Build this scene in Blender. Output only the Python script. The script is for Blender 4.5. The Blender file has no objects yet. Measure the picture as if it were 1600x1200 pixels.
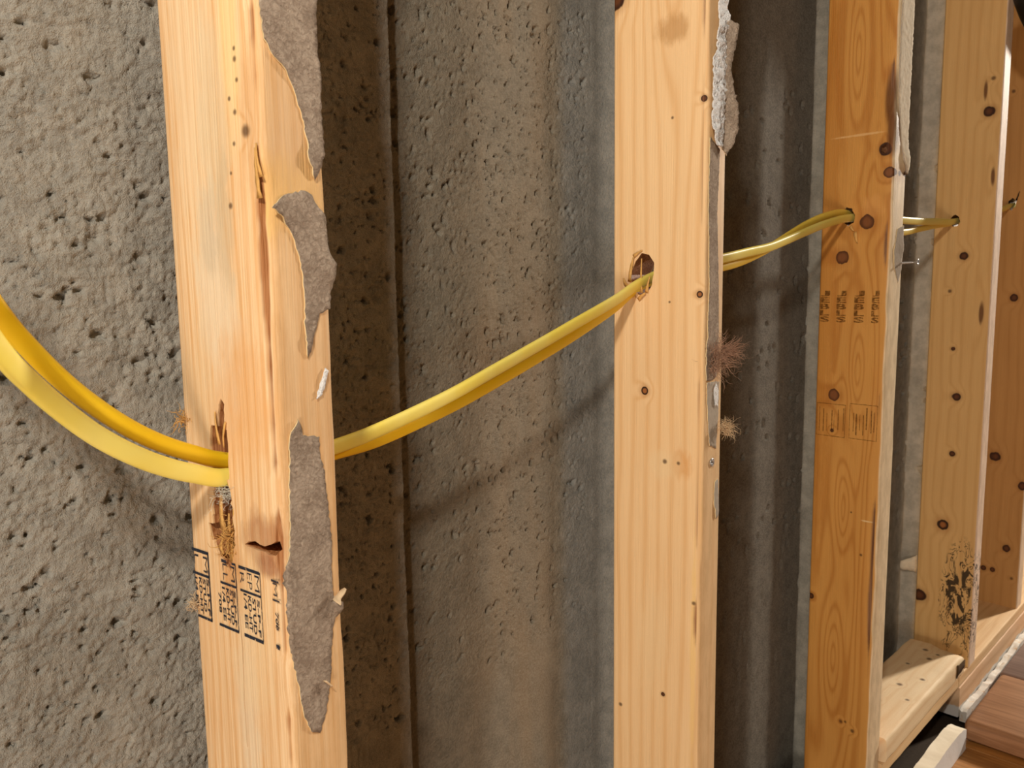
import bpy, bmesh, math, random
import numpy as np
from mathutils import Vector, Matrix
from mathutils.geometry import delaunay_2d_cdt

# ------------------------------------------------------------------ camera, world, lamps
SC = bpy.context.scene
COL = SC.collection
H = 0.735                                    # lens height above the floor


def W(x, y, z):                              # millimetres measured from the lens -> metres above the floor
    return Vector((x / 1000.0, y / 1000.0, z / 1000.0 + H))


cam_data = bpy.data.cameras.new('camera')
cam = bpy.data.objects.new('camera', cam_data)
COL.objects.link(cam)
R2 = Vector((0.70064972, -0.71335788, -0.01450855))
U2 = Vector((0.10017052, 0.07821255, 0.99189146))
FW = Vector((0.70643884, 0.6964218, -0.12625703))
mat = Matrix((R2, U2, -FW)).transposed().to_4x4()
mat.translation = W(0, 0, 0)
cam.matrix_world = mat
cam_data.sensor_width = 36.0
cam_data.lens = 1264.0 / 1600.0 * 36.0
cam_data.clip_start = 0.02
cam_data.dof.use_dof = True
cam_data.dof.focus_distance = 0.60
cam_data.dof.aperture_fstop = 22.0
SC.camera = cam

world = bpy.data.worlds.new('world')
SC.world = world
world.use_nodes = True
bg = world.node_tree.nodes['Background']
bg.inputs[0].default_value = (1.0, 0.80, 0.52, 1)
bg.inputs[1].default_value = 0.03


def lamp(name, loc, power, color, radius):
    d = bpy.data.lights.new(name, 'POINT')
    d.energy = power
    d.color = color
    d.shadow_soft_size = radius
    o = bpy.data.objects.new(name, d)
    o.location = loc
    COL.objects.link(o)
    return o


lamp('work_lamp', W(-340, -105, 570), 33.0, (1.0, 0.91, 0.79), 0.045)
lamp('low_fill_light', W(-800, -320, -560), 31.0, (1.0, 0.91, 0.79), 0.2)  # added soft fill from low left, brightens the lower wall and studs
lamp('ceiling_bulb', W(5000, -700, 1300), 760.0, (1.0, 0.90, 0.78), 0.12)

SC.view_settings.view_transform = 'Standard'
SC.view_settings.look = 'None'
SC.view_settings.exposure = 0.0
SC.view_settings.gamma = 1.0
SC.view_settings.use_curve_mapping = False

random.seed(7)
RNG = np.random.default_rng(11)


# ------------------------------------------------------------------ helpers
def srgb(r, g, b):
    def f(c):
        c /= 255.0
        return c / 12.92 if c <= 0.04045 else ((c + 0.055) / 1.055) ** 2.4
    return (f(r), f(g), f(b), 1.0)


def tag(o, label=None, cat=None, group=None, kind=None):
    if label: o['label'] = label
    if cat: o['category'] = cat
    if group: o['group'] = group
    if kind: o['kind'] = kind
    return o


def link(name, me, mats=(), parent=None):
    o = bpy.data.objects.new(name, me)
    COL.objects.link(o)
    if not isinstance(mats, (list, tuple)): mats = [mats]
    if len(me.materials) == 0:
        for m in mats: me.materials.append(m)
    if parent: o.parent = parent
    return o


def mesh(name, verts, faces, smooth=True):
    me = bpy.data.meshes.new(name)
    me.from_pydata([tuple(v) for v in verts], [], faces)
    me.update()
    if smooth: me.shade_smooth()
    return me


def bm_mesh(name, bm, smooth=True):
    me = bpy.data.meshes.new(name)
    bmesh.ops.recalc_face_normals(bm, faces=bm.faces)
    bm.to_mesh(me)
    bm.free()
    if smooth: me.shade_smooth()
    return me


# value noise in numpy -------------------------------------------------
def _hash(i, j, s):
    h = (i.astype(np.int64) * 374761393 + j.astype(np.int64) * 668265263 + s * 1442695041) & 0xFFFFFFFF
    h = ((h ^ (h >> 13)) * 1274126177) & 0xFFFFFFFF
    h = h ^ (h >> 16)
    return (h & 0xFFFF) / 65535.0


def vnoise(x, y, s=0):
    x = np.asarray(x, float); y = np.asarray(y, float)
    i = np.floor(x); j = np.floor(y)
    fx = x - i; fy = y - j
    fx = fx * fx * fx * (fx * (fx * 6 - 15) + 10); fy = fy * fy * fy * (fy * (fy * 6 - 15) + 10)
    a = _hash(i, j, s); b = _hash(i + 1, j, s); c = _hash(i, j + 1, s); d = _hash(i + 1, j + 1, s)
    return (a * (1 - fx) + b * fx) * (1 - fy) + (c * (1 - fx) + d * fx) * fy - 0.5


def n1(x, y, s=0):
    return float(vnoise(np.array([x]), np.array([y]), s)[0])


# node writer -----------------------------------------------------------
class NB:
    def __init__(self, name):
        self.m = bpy.data.materials.new(name)
        self.m.use_nodes = True
        self.t = self.m.node_tree
        self.n = self.t.nodes
        self.b = self.n['Principled BSDF']
        self.out = self.n['Material Output']
        tc = self.n.new('ShaderNodeTexCoord')
        self.obj = tc.outputs['Object']
        self.nrm = tc.outputs['Normal']

    def put(self, sock, v):
        if v is None: return
        if hasattr(v, 'is_output'): self.t.links.new(v, sock)
        elif isinstance(v, (tuple, list)) and len(v) == 3 and sock.type == 'RGBA': sock.default_value = (*v, 1)
        else: sock.default_value = v

    def math(self, op, a, b=None, c=None, clamp=False):
        k = self.n.new('ShaderNodeMath'); k.operation = op; k.use_clamp = clamp
        self.put(k.inputs[0], a); self.put(k.inputs[1], b); self.put(k.inputs[2], c)
        return k.outputs[0]

    def add(self, a, b): return self.math('ADD', a, b)
    def mul(self, a, b): return self.math('MULTIPLY', a, b)
    def sub(self, a, b): return self.math('SUBTRACT', a, b)

    def sep(self, v):
        k = self.n.new('ShaderNodeSeparateXYZ'); self.put(k.inputs[0], v)
        return k.outputs

    def vec(self, x, y, z):
        k = self.n.new('ShaderNodeCombineXYZ')
        self.put(k.inputs[0], x); self.put(k.inputs[1], y); self.put(k.inputs[2], z)
        return k.outputs[0]

    def noise(self, v, scale=1.0, detail=2.0, rough=0.5, dist=0.0):
        k = self.n.new('ShaderNodeTexNoise')
        self.put(k.inputs['Vector'], v); k.inputs['Scale'].default_value = scale
        k.inputs['Detail'].default_value = detail; k.inputs['Roughness'].default_value = rough
        k.inputs['Distortion'].default_value = dist
        return k.outputs['Fac']

    def voro(self, v, scale=1.0, feature='F1'):
        k = self.n.new('ShaderNodeTexVoronoi'); k.feature = feature
        self.put(k.inputs['Vector'], v); k.inputs['Scale'].default_value = scale
        return k.outputs['Distance']

    def smooth(self, v, a, b, lo=0.0, hi=1.0):
        k = self.n.new('ShaderNodeMapRange'); k.interpolation_type = 'SMOOTHSTEP'
        self.put(k.inputs[0], v)
        if a > b: a, b, lo, hi = b, a, hi, lo
        k.inputs[1].default_value = a; k.inputs[2].default_value = b
        k.inputs[3].default_value = lo; k.inputs[4].default_value = hi
        return k.outputs[0]

    def mix(self, f, a, b, mode='MIX'):
        k = self.n.new('ShaderNodeMix'); k.data_type = 'RGBA'; k.blend_type = mode
        self.put(k.inputs[0], f); self.put(k.inputs[6], a); self.put(k.inputs[7], b)
        return k.outputs[2]

    def bump(self, h, dist=0.001, strength=1.0):
        k = self.n.new('ShaderNodeBump')
        self.put(k.inputs['Height'], h); k.inputs['Distance'].default_value = dist
        k.inputs['Strength'].default_value = strength
        self.t.links.new(k.outputs[0], self.b.inputs['Normal'])

    def done(self, col, rough=0.7, spec=0.3):
        self.put(self.b.inputs['Base Color'], col)
        self.put(self.b.inputs['Roughness'], rough)
        self.put(self.b.inputs['Specular IOR Level'], spec)
        return self.m


def plain(name, col, rough=0.7, spec=0.3, var=0.15, scale=300.0, bump=0.0004, metallic=0.0):
    N = NB(name)
    f = N.noise(N.obj, scale, 3.0, 0.6)
    dark = tuple(c * (1 - 2 * var) for c in col[:3]); lite = tuple(min(1, c * (1 + var)) for c in col[:3])
    if bump: N.bump(f, bump)
    m = N.done(N.mix(f, dark, lite), rough, spec)
    N.b.inputs['Metallic'].default_value = metallic
    return m


def wood(name, A, B, ring=9.0, bandamt=0.55, fib=0.45, wander=2.2, knots=(), stains=(), front=None, front_amt=0.9,
         seed=0.0, cathedral=None, inner=(120, 66, 22), fungus=None, axis='z', rough=0.62, smear=None):
    """timber: growth rings run along the length; knots and stains sit at their places on the wide face, in mm"""
    N = NB(name)
    s = N.sep(N.obj)
    mm = [N.mul(c, 1000.0) for c in s[:3]]
    if axis == 'x': z, y, x = mm[0], mm[1], mm[2]
    else: x, y, z = mm
    low = N.noise(N.vec(N.mul(x, .014), N.add(N.mul(y, .014), seed), N.mul(z, .0028)), 1.0, 2.0, 0.45)
    g = N.add(N.mul(N.add(y, N.mul(x, .75)), 1.0 / ring), N.mul(low, wander))
    if cathedral:
        for (cy, cz, ry, rz, amp) in cathedral:
            dy = N.mul(N.sub(y, cy), 1.0 / ry); dz = N.mul(N.sub(z, cz), 1.0 / rz)
            d = N.math('SQRT', N.add(N.mul(dy, dy), N.mul(dz, dz)))
            wgt = N.smooth(d, 2.6, 0.2)
            g = N.add(N.mul(g, N.sub(1.0, N.mul(wgt, .8))), N.mul(N.mul(wgt, d), amp))
    warp = N.noise(N.vec(N.mul(x, .12), N.mul(y, .12), N.mul(z, .02)), 1.0, 2.0)
    masks = []
    for (ky, kz, r, kind) in knots:
        dy = N.mul(N.sub(y, ky), 1.0 / r); dz = N.mul(N.sub(z, kz), 1.0 / (r * (1.0 if kind != 'streak' else 5.0)))
        d = N.math('SQRT', N.add(N.mul(dy, dy), N.mul(dz, dz)))
        d = N.add(d, N.mul(N.sub(warp, .5), .7))
        masks.append((d, kind))
        if r > 2: g = N.add(g, N.mul(N.smooth(d, 4.2, 0.6), 0.9))
    band = N.add(N.mul(N.math('SINE', N.mul(g, 6.2832)), .5), .5)
    band = N.math('POWER', band, 3.0)
    fibre = N.noise(N.vec(N.mul(x, .9), N.add(N.mul(y, .9), seed), N.mul(z, .012)), 1.0, 4.0, 0.6)
    fibre = N.smooth(fibre, .3, .7)
    tone = N.noise(N.vec(N.mul(x, .02), N.add(N.mul(y, .03), seed + 3.3), N.mul(z, .006)), 1.0, 3.0)
    A, B = srgb(*A), srgb(*B)
    f = N.add(N.mul(band, bandamt), N.mul(fibre, fib))
    f = N.math('ADD', f, N.mul(N.sub(tone, .5), .8), clamp=True)
    col = N.mix(f, A, B)
    blot = N.noise(N.vec(N.mul(x, .1), N.add(N.mul(y, .1), seed), N.mul(z, .035)), 1.0, 4.0, 0.65)
    for (sy, sz, ry, rz, c, amt) in stains:
        dy = N.mul(N.sub(y, sy), 1.0 / ry); dz = N.mul(N.sub(z, sz), 1.0 / rz)
        d = N.math('SQRT', N.add(N.mul(dy, dy), N.mul(dz, dz)))
        d = N.add(d, N.mul(N.sub(blot, .5), 1.6))
        col = N.mix(N.mul(N.smooth(d, 1.15, .45), amt), col, srgb(*c))
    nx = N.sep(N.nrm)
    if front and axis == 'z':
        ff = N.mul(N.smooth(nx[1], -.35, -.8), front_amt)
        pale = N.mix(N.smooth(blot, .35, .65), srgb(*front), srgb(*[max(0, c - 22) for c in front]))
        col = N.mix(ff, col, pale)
    if fungus:
        fy, fz, ry, rz = fungus
        dy = N.mul(N.sub(y, fy), 1.0 / ry); dz = N.mul(N.sub(z, fz), 1.0 / rz)
        d = N.math('SQRT', N.add(N.mul(dy, dy), N.mul(dz, dz)))
        v = N.noise(N.vec(N.mul(x, .06), N.mul(y, .065), N.mul(z, .03)), 1.0, 3.0, .6, 1.0)
        vein = N.smooth(N.math('ABSOLUTE', N.sub(v, .5)), .024, .006)
        heart = N.smooth(N.add(d, N.mul(N.sub(v, .5), 4.0)), .26, .14)
        msk = N.math('MAXIMUM', N.mul(vein, N.smooth(d, 1.0, .8)), heart)
        col = N.mix(N.mul(msk, .93), col, srgb(38, 27, 16))
    for d, kind in masks:
        if kind == 'dark':
            col = N.mix(N.mul(N.smooth(d, 2.0, 1.0), .30), col, srgb(140, 84, 36))
            core = N.mix(N.smooth(d, .25, .85), srgb(98, 56, 28), srgb(58, 30, 14))
            col = N.mix(N.smooth(d, 1.12, .9), col, core)
        elif kind == 'ring':
            col = N.mix(N.mul(N.smooth(d, 2.4, 1.0), .35), col, srgb(165, 105, 50))
            core = N.mix(N.smooth(d, .35, .75), srgb(160, 100, 52), srgb(52, 30, 14))
            col = N.mix(N.smooth(d, 1.1, .9), col, core)
        elif kind == 'brown':
            col = N.mix(N.mul(N.smooth(d, 2.6, .9), .35), col, srgb(168, 104, 44))
            core = N.mix(N.smooth(d, .4, 1.0), srgb(128, 78, 42), srgb(82, 46, 22))
            col = N.mix(N.smooth(d, 1.06, .94), col, core)
        elif kind == 'streak':
            col = N.mix(N.mul(N.smooth(d, 1.2, .5), .85), col, srgb(92, 48, 16))
        else:
            col = N.mix(N.mul(N.smooth(d, 1.5, .4), .8), col, srgb(72, 42, 20))
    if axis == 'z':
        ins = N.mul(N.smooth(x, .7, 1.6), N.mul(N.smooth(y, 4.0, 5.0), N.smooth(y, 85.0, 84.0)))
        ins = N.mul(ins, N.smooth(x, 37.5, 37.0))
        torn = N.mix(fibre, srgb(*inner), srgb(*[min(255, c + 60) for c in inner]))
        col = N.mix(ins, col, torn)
    if smear:
        m = N.add(N.smooth(x, smear[0], smear[1], -.25, .45), N.noise(N.vec(N.mul(x, .05), N.mul(y, .05), N.mul(z, .022)), 1.0, 4.0, .65))
        col = N.mix(N.smooth(m, .52, .66), col, srgb(236, 232, 226))
    N.bump(N.add(N.mul(fibre, .6), N.mul(blot, .6)), .00035, .8)
    return N.done(col, rough, .28)


# ------------------------------------------------------------------ concrete wall
RIB = 470.0; VALLEY = 497.0; LEFT = 480.0


def axis_steps(spans):
    out = []
    for a, b, st in spans:
        n = max(1, int(round((b - a) / st)))
        out += list(np.linspace(a, b, n, endpoint=False))
    out.append(spans[-1][1])
    return np.array(out)


xs = axis_steps([(-700, 60, 30), (60, 367.5, 1.1), (367.5, 373, .8), (373, 604, 1.5), (604, 609, .6), (609, 680, 6), (680, 690, 5),
                 (690, 691, .5), (691, 740, 10), (740, 1088, 3), (1088, 1093, .7), (1093, 1150, 8), (1150, 1151, .5), (1151, 1440, 17), (1440, 1510, 5), (1510, 1515, .7),
                 (1515, 1700, 5), (1700, 3400, 40)])
zs = axis_steps([(-735, -345, 8), (-345, 250, 1.25), (250, 420, 8), (420, 1500, 60)])
XX, ZZ = np.meshgrid(xs, zs)


def ramp(x, a, b): return np.clip((x - a) / (b - a), 0, 1)


base = np.full_like(XX, LEFT)
base = base + (VALLEY - LEFT) * ramp(XX + .6 * vnoise(XX * 0, ZZ * .02, 5) * 2, 368, 371.5)
base = base + (RIB - VALLEY) * (.22 * ramp(XX + 3.0 * vnoise(XX * 0, ZZ * .03, 6), 560, 612) + .78 * ramp(XX, 622, 650))
base = base + (VALLEY - RIB) * ramp(XX, 690, 691)
base = base + (RIB - VALLEY) * ramp(XX + 1.4 * vnoise(XX * 0, ZZ * .03, 8), 1089, 1092)
base = base + (VALLEY - RIB) * ramp(XX, 1150, 1151)
base = base + (RIB - VALLEY) * ramp(XX + 1.4 * vnoise(XX * 0, ZZ * .03, 9), 1511, 1514)
rough_zone = 1 - ramp(XX, 330, 400)
amp = 0.34 + 0.66 * rough_zone
U = XX + 3 * vnoise(XX / 9, ZZ / 9, 15); V = ZZ + 3 * vnoise(XX / 9, ZZ / 9, 16)
lump = .55 + .9 * (vnoise(XX / 38, ZZ / 30, 18) + .5)
hgt = (2.2 * vnoise(U / 46, V / 36, 1) + 1.1 * vnoise(U / 15, V / 11, 2) + 1.15 * lump * vnoise(U / 6.3, V / 4.8, 3)
       + 1.35 * lump * vnoise((U + .4 * V) / 3.0, (V - .3 * U) / 2.2, 4) + 1.0 * 1.35 * lump * vnoise(XX / 1.7, ZZ / 1.5, 12))
valley_h = (1.6 * vnoise(XX / 70, ZZ / 60, 1) + .22 * vnoise(U / 12, V / 11, 2) + .22 * vnoise(U / 4.0, V / 3.8, 3) + .42 * vnoise(XX / 2.1, ZZ / 2.1, 4))
hgt = hgt * rough_zone + 1.25 * valley_h * (1 - rough_zone)
rid = np.abs(vnoise(XX / 11 + 2 * vnoise(XX / 20, ZZ / 20, 21), ZZ / 7, 22))
hgt = hgt - 1.0 * rough_zone * np.clip(.06 - rid, 0, 1) / .06 * (vnoise(XX / 30, ZZ / 30, 23) > .05)
hgt *= np.where(XX > 620, .45, 1.0)
bed = base - hgt


def pit(cx, cz, rx, rz, dep, ang):
    R = max(rx, rz) * 1.3
    i0, i1 = np.searchsorted(xs, [cx - R, cx + R]); j0, j1 = np.searchsorted(zs, [cz - R, cz + R])
    if i1 - i0 < 1 or j1 - j0 < 1: return
    X = XX[j0:j1, i0:i1] - cx; Z = ZZ[j0:j1, i0:i1] - cz
    c, s_ = math.cos(ang), math.sin(ang)
    d = np.sqrt(((X * c + Z * s_) / rx) ** 2 + ((-X * s_ + Z * c) / rz) ** 2)
    d = d + .55 * vnoise((X + cx) / 1.8, (Z + cz) / 1.8, 31)
    bed[j0:j1, i0:i1] += dep * np.clip((1.0 - d) / .3, 0, 1)


for k in range(2600):
    cx = RNG.uniform(62, 362); cz = RNG.uniform(-340, 240)
    r = RNG.choice([.9, 1.2, 1.6, 2.3, 3.6], p=[.36, .32, .2, .09, .03])
    r *= .85
    pit(cx, cz, r * RNG.uniform(1, 1.5), r, r * RNG.uniform(.9, 1.7), RNG.uniform(-.5, .7))
for k in range(4200):
    cx = RNG.uniform(374, 602)
    cz = RNG.uniform(-340, 240)
    if RNG.uniform() > .25 + .75 * (cz + 340) / 580: continue
    r = RNG.choice([.9, 1.2, 1.8, 2.6], p=[.58, .28, .11, .03])
    pit(cx, cz, r, r * RNG.uniform(1, 1.9), r * RNG.uniform(.8, 1.4), RNG.uniform(-.9, .3))
for k in range(150):
    pit(RNG.uniform(1440, 1700), RNG.uniform(-560, 240), RNG.uniform(3, 8), RNG.uniform(3, 10), 4, 0)
    pit(RNG.uniform(860, 1090), RNG.uniform(-560, 240), RNG.uniform(3, 5), RNG.uniform(3, 8), 2, 0)

nx_, nz_ = len(xs), len(zs)
co = np.empty((nz_ * nx_, 3), np.float32)
co[:, 0] = XX.ravel() / 1000; co[:, 1] = bed.ravel() / 1000; co[:, 2] = ZZ.ravel() / 1000 + H
jj, ii = np.meshgrid(np.arange(nz_ - 1), np.arange(nx_ - 1), indexing='ij')
v0 = (jj * nx_ + ii).ravel()
quads = np.stack([v0, v0 + 1, v0 + nx_ + 1, v0 + nx_], 1).astype(np.int32)
me = bpy.data.meshes.new('wall_back')
me.vertices.add(len(co)); me.vertices.foreach_set('co', co.ravel())
me.loops.add(quads.size); me.loops.foreach_set('vertex_index', quads.ravel())
me.polygons.add(len(quads))
me.polygons.foreach_set('loop_start', np.arange(0, quads.size, 4, dtype=np.int32))
me.polygons.foreach_set('loop_total', np.full(len(quads), 4, np.int32))
me.update(calc_edges=True); me.validate(); me.shade_smooth()

N = NB('concrete')
s = N.sep(N.obj)
X, Y, Z = [N.mul(c, 1000.0) for c in s[:3]]
P = N.vec(X, Y, Z)
big = N.noise(N.vec(N.mul(X, .009), 0.0, N.mul(Z, .005)), 1.0, 4.0, .6)
mid = N.noise(P, .06, 4.0, .65)
fine = N.noise(P, .45, 3.0, .7)
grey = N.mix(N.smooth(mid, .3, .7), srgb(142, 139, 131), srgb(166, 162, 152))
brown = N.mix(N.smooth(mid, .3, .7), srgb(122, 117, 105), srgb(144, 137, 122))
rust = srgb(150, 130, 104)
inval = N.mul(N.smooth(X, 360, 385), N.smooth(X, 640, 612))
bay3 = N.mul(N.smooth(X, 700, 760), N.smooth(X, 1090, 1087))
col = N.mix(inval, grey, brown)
streak = N.noise(N.vec(N.mul(X, .02), 0.0, N.mul(Z, .004)), 1.0, 3.0, .5)
col = N.mix(N.mul(N.mul(N.smooth(X, 420, 480), N.smooth(X, 575, 535)), N.smooth(streak, .35, .65, .15, .7)), col, rust)
blue = N.mix(N.smooth(mid, .3, .7), srgb(122, 125, 124), srgb(146, 148, 145))
col = N.mix(N.mul(N.smooth(N.add(X, N.mul(mid, 16)), 570, 588), .85), col, blue)
col = N.mix(N.smooth(X, 1086, 1090), col, N.mix(N.smooth(mid, .3, .7), srgb(140, 140, 132), srgb(166, 164, 154)))
col = N.mix(N.smooth(X, 1480, 1512), col, N.mix(N.smooth(mid, .3, .7), srgb(178, 174, 162), srgb(208, 203, 190)))
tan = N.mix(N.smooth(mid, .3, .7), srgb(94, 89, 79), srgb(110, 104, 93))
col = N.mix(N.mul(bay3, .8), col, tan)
eff = N.mul(N.smooth(N.add(X, N.mul(N.sub(streak, .5), 60)), 740, 752), N.smooth(X, 800, 770))
col = N.mix(N.mul(eff, N.smooth(mid, .4, .65, 0, .35)), col, srgb(186, 182, 170))
col = N.mix(N.smooth(big, .5, .72, 0, .28), col, srgb(100, 94, 82))
col = N.mix(N.smooth(fine, .35, .7, .0, .22), col, srgb(196, 188, 170))
N.bump(N.add(fine, N.mul(N.noise(P, 1.6, 2.0), .5)), .0013, 1.0)
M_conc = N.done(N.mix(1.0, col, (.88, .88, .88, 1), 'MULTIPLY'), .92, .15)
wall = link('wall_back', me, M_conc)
tag(wall, kind='structure')


# ------------------------------------------------------------------ floor
def wood_floor(name, A, B, seed):
    return wood(name, A, B, ring=14, bandamt=.5, fib=.5, wander=3.0, seed=seed, axis='y_')


def plank_mat(name, A, B, seed, rough=.42):
    N = NB(name)
    s = N.sep(N.obj)
    x, y, z = [N.mul(c, 1000.0) for c in s[:3]]
    f = N.noise(N.vec(N.mul(x, .16), N.add(N.mul(y, .008), seed), N.mul(z, .16)), 1.0, 4.0, .6, .6)
    b = N.noise(N.vec(N.mul(x, .02), N.add(N.mul(y, .006), seed), 0.0), 1.0, 2.0)
    col = N.mix(N.smooth(N.add(f, N.mul(N.sub(b, .5), .6)), .3, .7), srgb(*A), srgb(*B))
    return N.done(col, rough, .4)


floor_me = mesh('floor', [(-3, -4, -.012), (4, -4, -.012), (4, .5, -.012), (-3, .5, -.012),
                          (-3, -4, -.08), (4, -4, -.08), (4, .5, -.08), (-3, .5, -.08)],
                [(0, 1, 2, 3), (7, 6, 5, 4), (4, 5, 1, 0), (5, 6, 2, 1), (6, 7, 3, 2), (7, 4, 0, 3)], False)
M_sub = plain('subfloor', srgb(70, 60, 50), .9, .1)
floor = tag(link('floor', floor_me, M_sub), kind='structure')


def rbox(x0, x1, y0, y1, z0, z1, r=.002, seg=2):
    bm = bmesh.new()
    bmesh.ops.create_cube(bm, size=1)
    for v in bm.verts:
        v.co = Vector((x0 if v.co.x < 0 else x1, y0 if v.co.y < 0 else y1, z0 if v.co.z < 0 else z1))
    if r: bmesh.ops.bevel(bm, geom=list(bm.edges), offset=r, segments=seg, profile=.5, affect='EDGES')
    return bm


M_oak = plank_mat('golden_oak_laminate', (150, 98, 46), (190, 134, 70), 1.7)
pw = .192
for k in range(-8, 12):
    x0 = .57 + k * pw
    o = link('plank', bm_mesh('plank', rbox(x0 + .0006, x0 + pw - .0006, -1.6, .3455, -.012, 0, .0012, 1), False), M_oak, floor)

# ------------------------------------------------------------------ studs
ZP = -660.0        # top of the bottom plate
STUDS = [(203.0, 365.9, 0.1195606), (600.6, 362.5, 0.1300441), (1038.2, 371.7, -0.04442456), (1460.6, 364.9, 0.00932678), (1790.0, 369.0, 0.0)]


def section(w, d, r, nw=5, nd=9, cs=4):
    """rounded rectangle, corner at the origin: x 0..w, y 0..d"""
    pts = []
    def corner(cx, cy, a0):
        for k in range(cs + 1):
            a = a0 + (math.pi / 2) * k / cs
            pts.append((cx + r * math.cos(a), cy + r * math.sin(a)))
    def line(a, b, n):
        for k in range(1, n): pts.append((a[0] + (b[0] - a[0]) * k / n, a[1] + (b[1] - a[1]) * k / n))
    corner(r, r, math.pi); line((r, 0), (w - r, 0), nw)
    corner(w - r, r, -math.pi / 2); line((w, r), (w, d - r), nd)
    corner(w - r, d - r, 0); line((w - r, d), (r, d), nw)
    corner(r, d - r, math.pi / 2); line((0, d - r), (0, r), nd)
    return pts


def sweep(sec, zlist, wob):
    verts = []; faces = []
    n = len(sec)
    for z in zlist:
        for (x, y) in sec:
            dx, dy = wob(x, y, z)
            verts.append((x + dx, y + dy, z))
    for k in range(len(zlist) - 1):
        for i in range(n):
            a = k * n + i; b = k * n + (i + 1) % n
            faces.append((a, b, b + n, a + n))
    faces.append(tuple(reversed(range(n)))); faces.append(tuple(range((len(zlist) - 1) * n, len(zlist) * n)))
    return verts, faces


def prism_cut(outline, depth, jag=0.0, front=-6.0):
    """ragged hole cutter: outline in (y, z) mm, reaching x = depth into the wide face"""
    pts = []
    n = len(outline)
    for i in range(n):
        a = outline[i]; b = outline[(i + 1) % n]
        m = max(1, int(math.hypot(b[0] - a[0], b[1] - a[1]) / 3))
        for k in range(m):
            t = k / m
            pts.append((a[0] + (b[0] - a[0]) * t + random.uniform(-jag, jag), a[1] + (b[1] - a[1]) * t + random.uniform(-jag, jag)))
    bm = bmesh.new()
    lv = [bm.verts.new((front, y, z)) for y, z in pts]
    cy = sum(p[0] for p in pts) / len(pts); cz = sum(p[1] for p in pts) / len(pts)
    tp = .82 if depth < 34 else .97
    rv = [bm.verts.new((depth + random.uniform(-jag, jag) * 1.5, cy + (y - cy) * tp, cz + (z - cz) * tp)) for y, z in pts]
    bm.faces.new(lv); bm.faces.new(list(reversed(rv)))
    for i in range(len(pts)):
        j = (i + 1) % len(pts)
        bm.faces.new((lv[j], lv[i], rv[i], rv[j]))
    bmesh.ops.triangulate(bm, faces=[f for f in bm.faces if len(f.verts) > 4])
    me = bm_mesh('cutter', bm, False)
    me.transform(Matrix.Scale(.001, 4))
    return me


def make_stud(i, material, label, cuts=(), r=3.0, wob=None, top=2200.0, foot=0.0):
    x, y, t = STUDS[i]
    zl = ([foot] if foot else []) + list(np.arange(0, 60, 12)) + list(np.arange(60, 1000, 10)) + list(np.arange(1000, top + 1, 150))
    def w0(px, py, z):
        e = .35 * n1(px / 9 + 50 * i, z / 60, 40) + .5 * n1(py / 12 + 7 * i, z / 90, 41)
        dx = e * .7; dy = e * .7
        if wob:
            a, b = wob(px, py, z); dx += a; dy += b
        return dx, dy
    v, f = sweep(section(38, 89, r), zl, w0)
    me = mesh('timber_stud', [(a / 1000, b / 1000, c / 1000) for a, b, c in v], f)
    o = link('timber_stud', me, material)
    o.location = W(x, y, ZP); o.rotation_euler = (0, 0, t)
    tmp = []
    for c in cuts:
        co_ = link('cutter', prism_cut(*c), material)
        co_.location = o.location; co_.rotation_euler = o.rotation_euler
        mod = o.modifiers.new('cut', 'BOOLEAN'); mod.operation = 'DIFFERENCE'; mod.solver = 'EXACT'; mod.use_self = True; mod.object = co_
        tmp.append(co_)
    if tmp:
        bpy.context.view_layer.update()
        dg = bpy.context.evaluated_depsgraph_get()
        nm = bpy.data.meshes.new_from_object(o.evaluated_get(dg))
        o.modifiers.clear(); o.data = nm; nm.name = 'timber_stud'
        for c in tmp: bpy.data.objects.remove(c)
    o.data.set_sharp_from_angle(angle=math.radians(38))
    return tag(o, label, 'stud')


def D(L): return [(a, b + 12) for a, b in L]      # shift from the earlier plate height


# --- stud nearest the camera
K1 = [(22, 745, 1.5, 'spot'), (26, 752, 1.1, 'spot'), (19, 760, 1.2, 'spot'), (24, 730, 1.3, 'spot'), (28, 716, 1.0, 'spot'), (20, 775, 1.2, 'spot'), (14, 735, 3, 'spot'), (30, 700, 1.6, 'spot'), (20, 770, 1.5, 'spot')]
ST1 = [(47, 650, 20, 75, (236, 216, 184), .75), (42, 745, 16, 60, (216, 196, 160), .55), (36, 690, 9, 40, (196, 170, 132), .5), (66, 590, 24, 55, (226, 190, 140), .35),
       (30, 600, 30, 40, (228, 168, 104), .45), (18, 526, 22, 17, (176, 124, 84), .75), (14, 512, 12, 8, (150, 92, 60), .7), (46, 500, 14, 26, (200, 136, 72), .7), (40, 420, 12, 70, (232, 214, 184), .5),
       (3, 705, 6, 26, (240, 196, 120), .9), (24, 800, 10, 70, (240, 210, 150), .7), (52, 690, 10, 26, (196, 178, 150), .55), (60, 760, 22, 90, (232, 208, 170), .45), (70, 470, 16, 60, (236, 196, 146), .4), (34, 470, 20, 60, (240, 208, 160), .5), (8, 740, 10, 50, (206, 160, 110), .5)]
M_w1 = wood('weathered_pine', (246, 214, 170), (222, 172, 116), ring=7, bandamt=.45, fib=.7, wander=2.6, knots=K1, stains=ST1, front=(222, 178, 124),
            front_amt=.5, seed=2.1, inner=(128, 72, 26))


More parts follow.
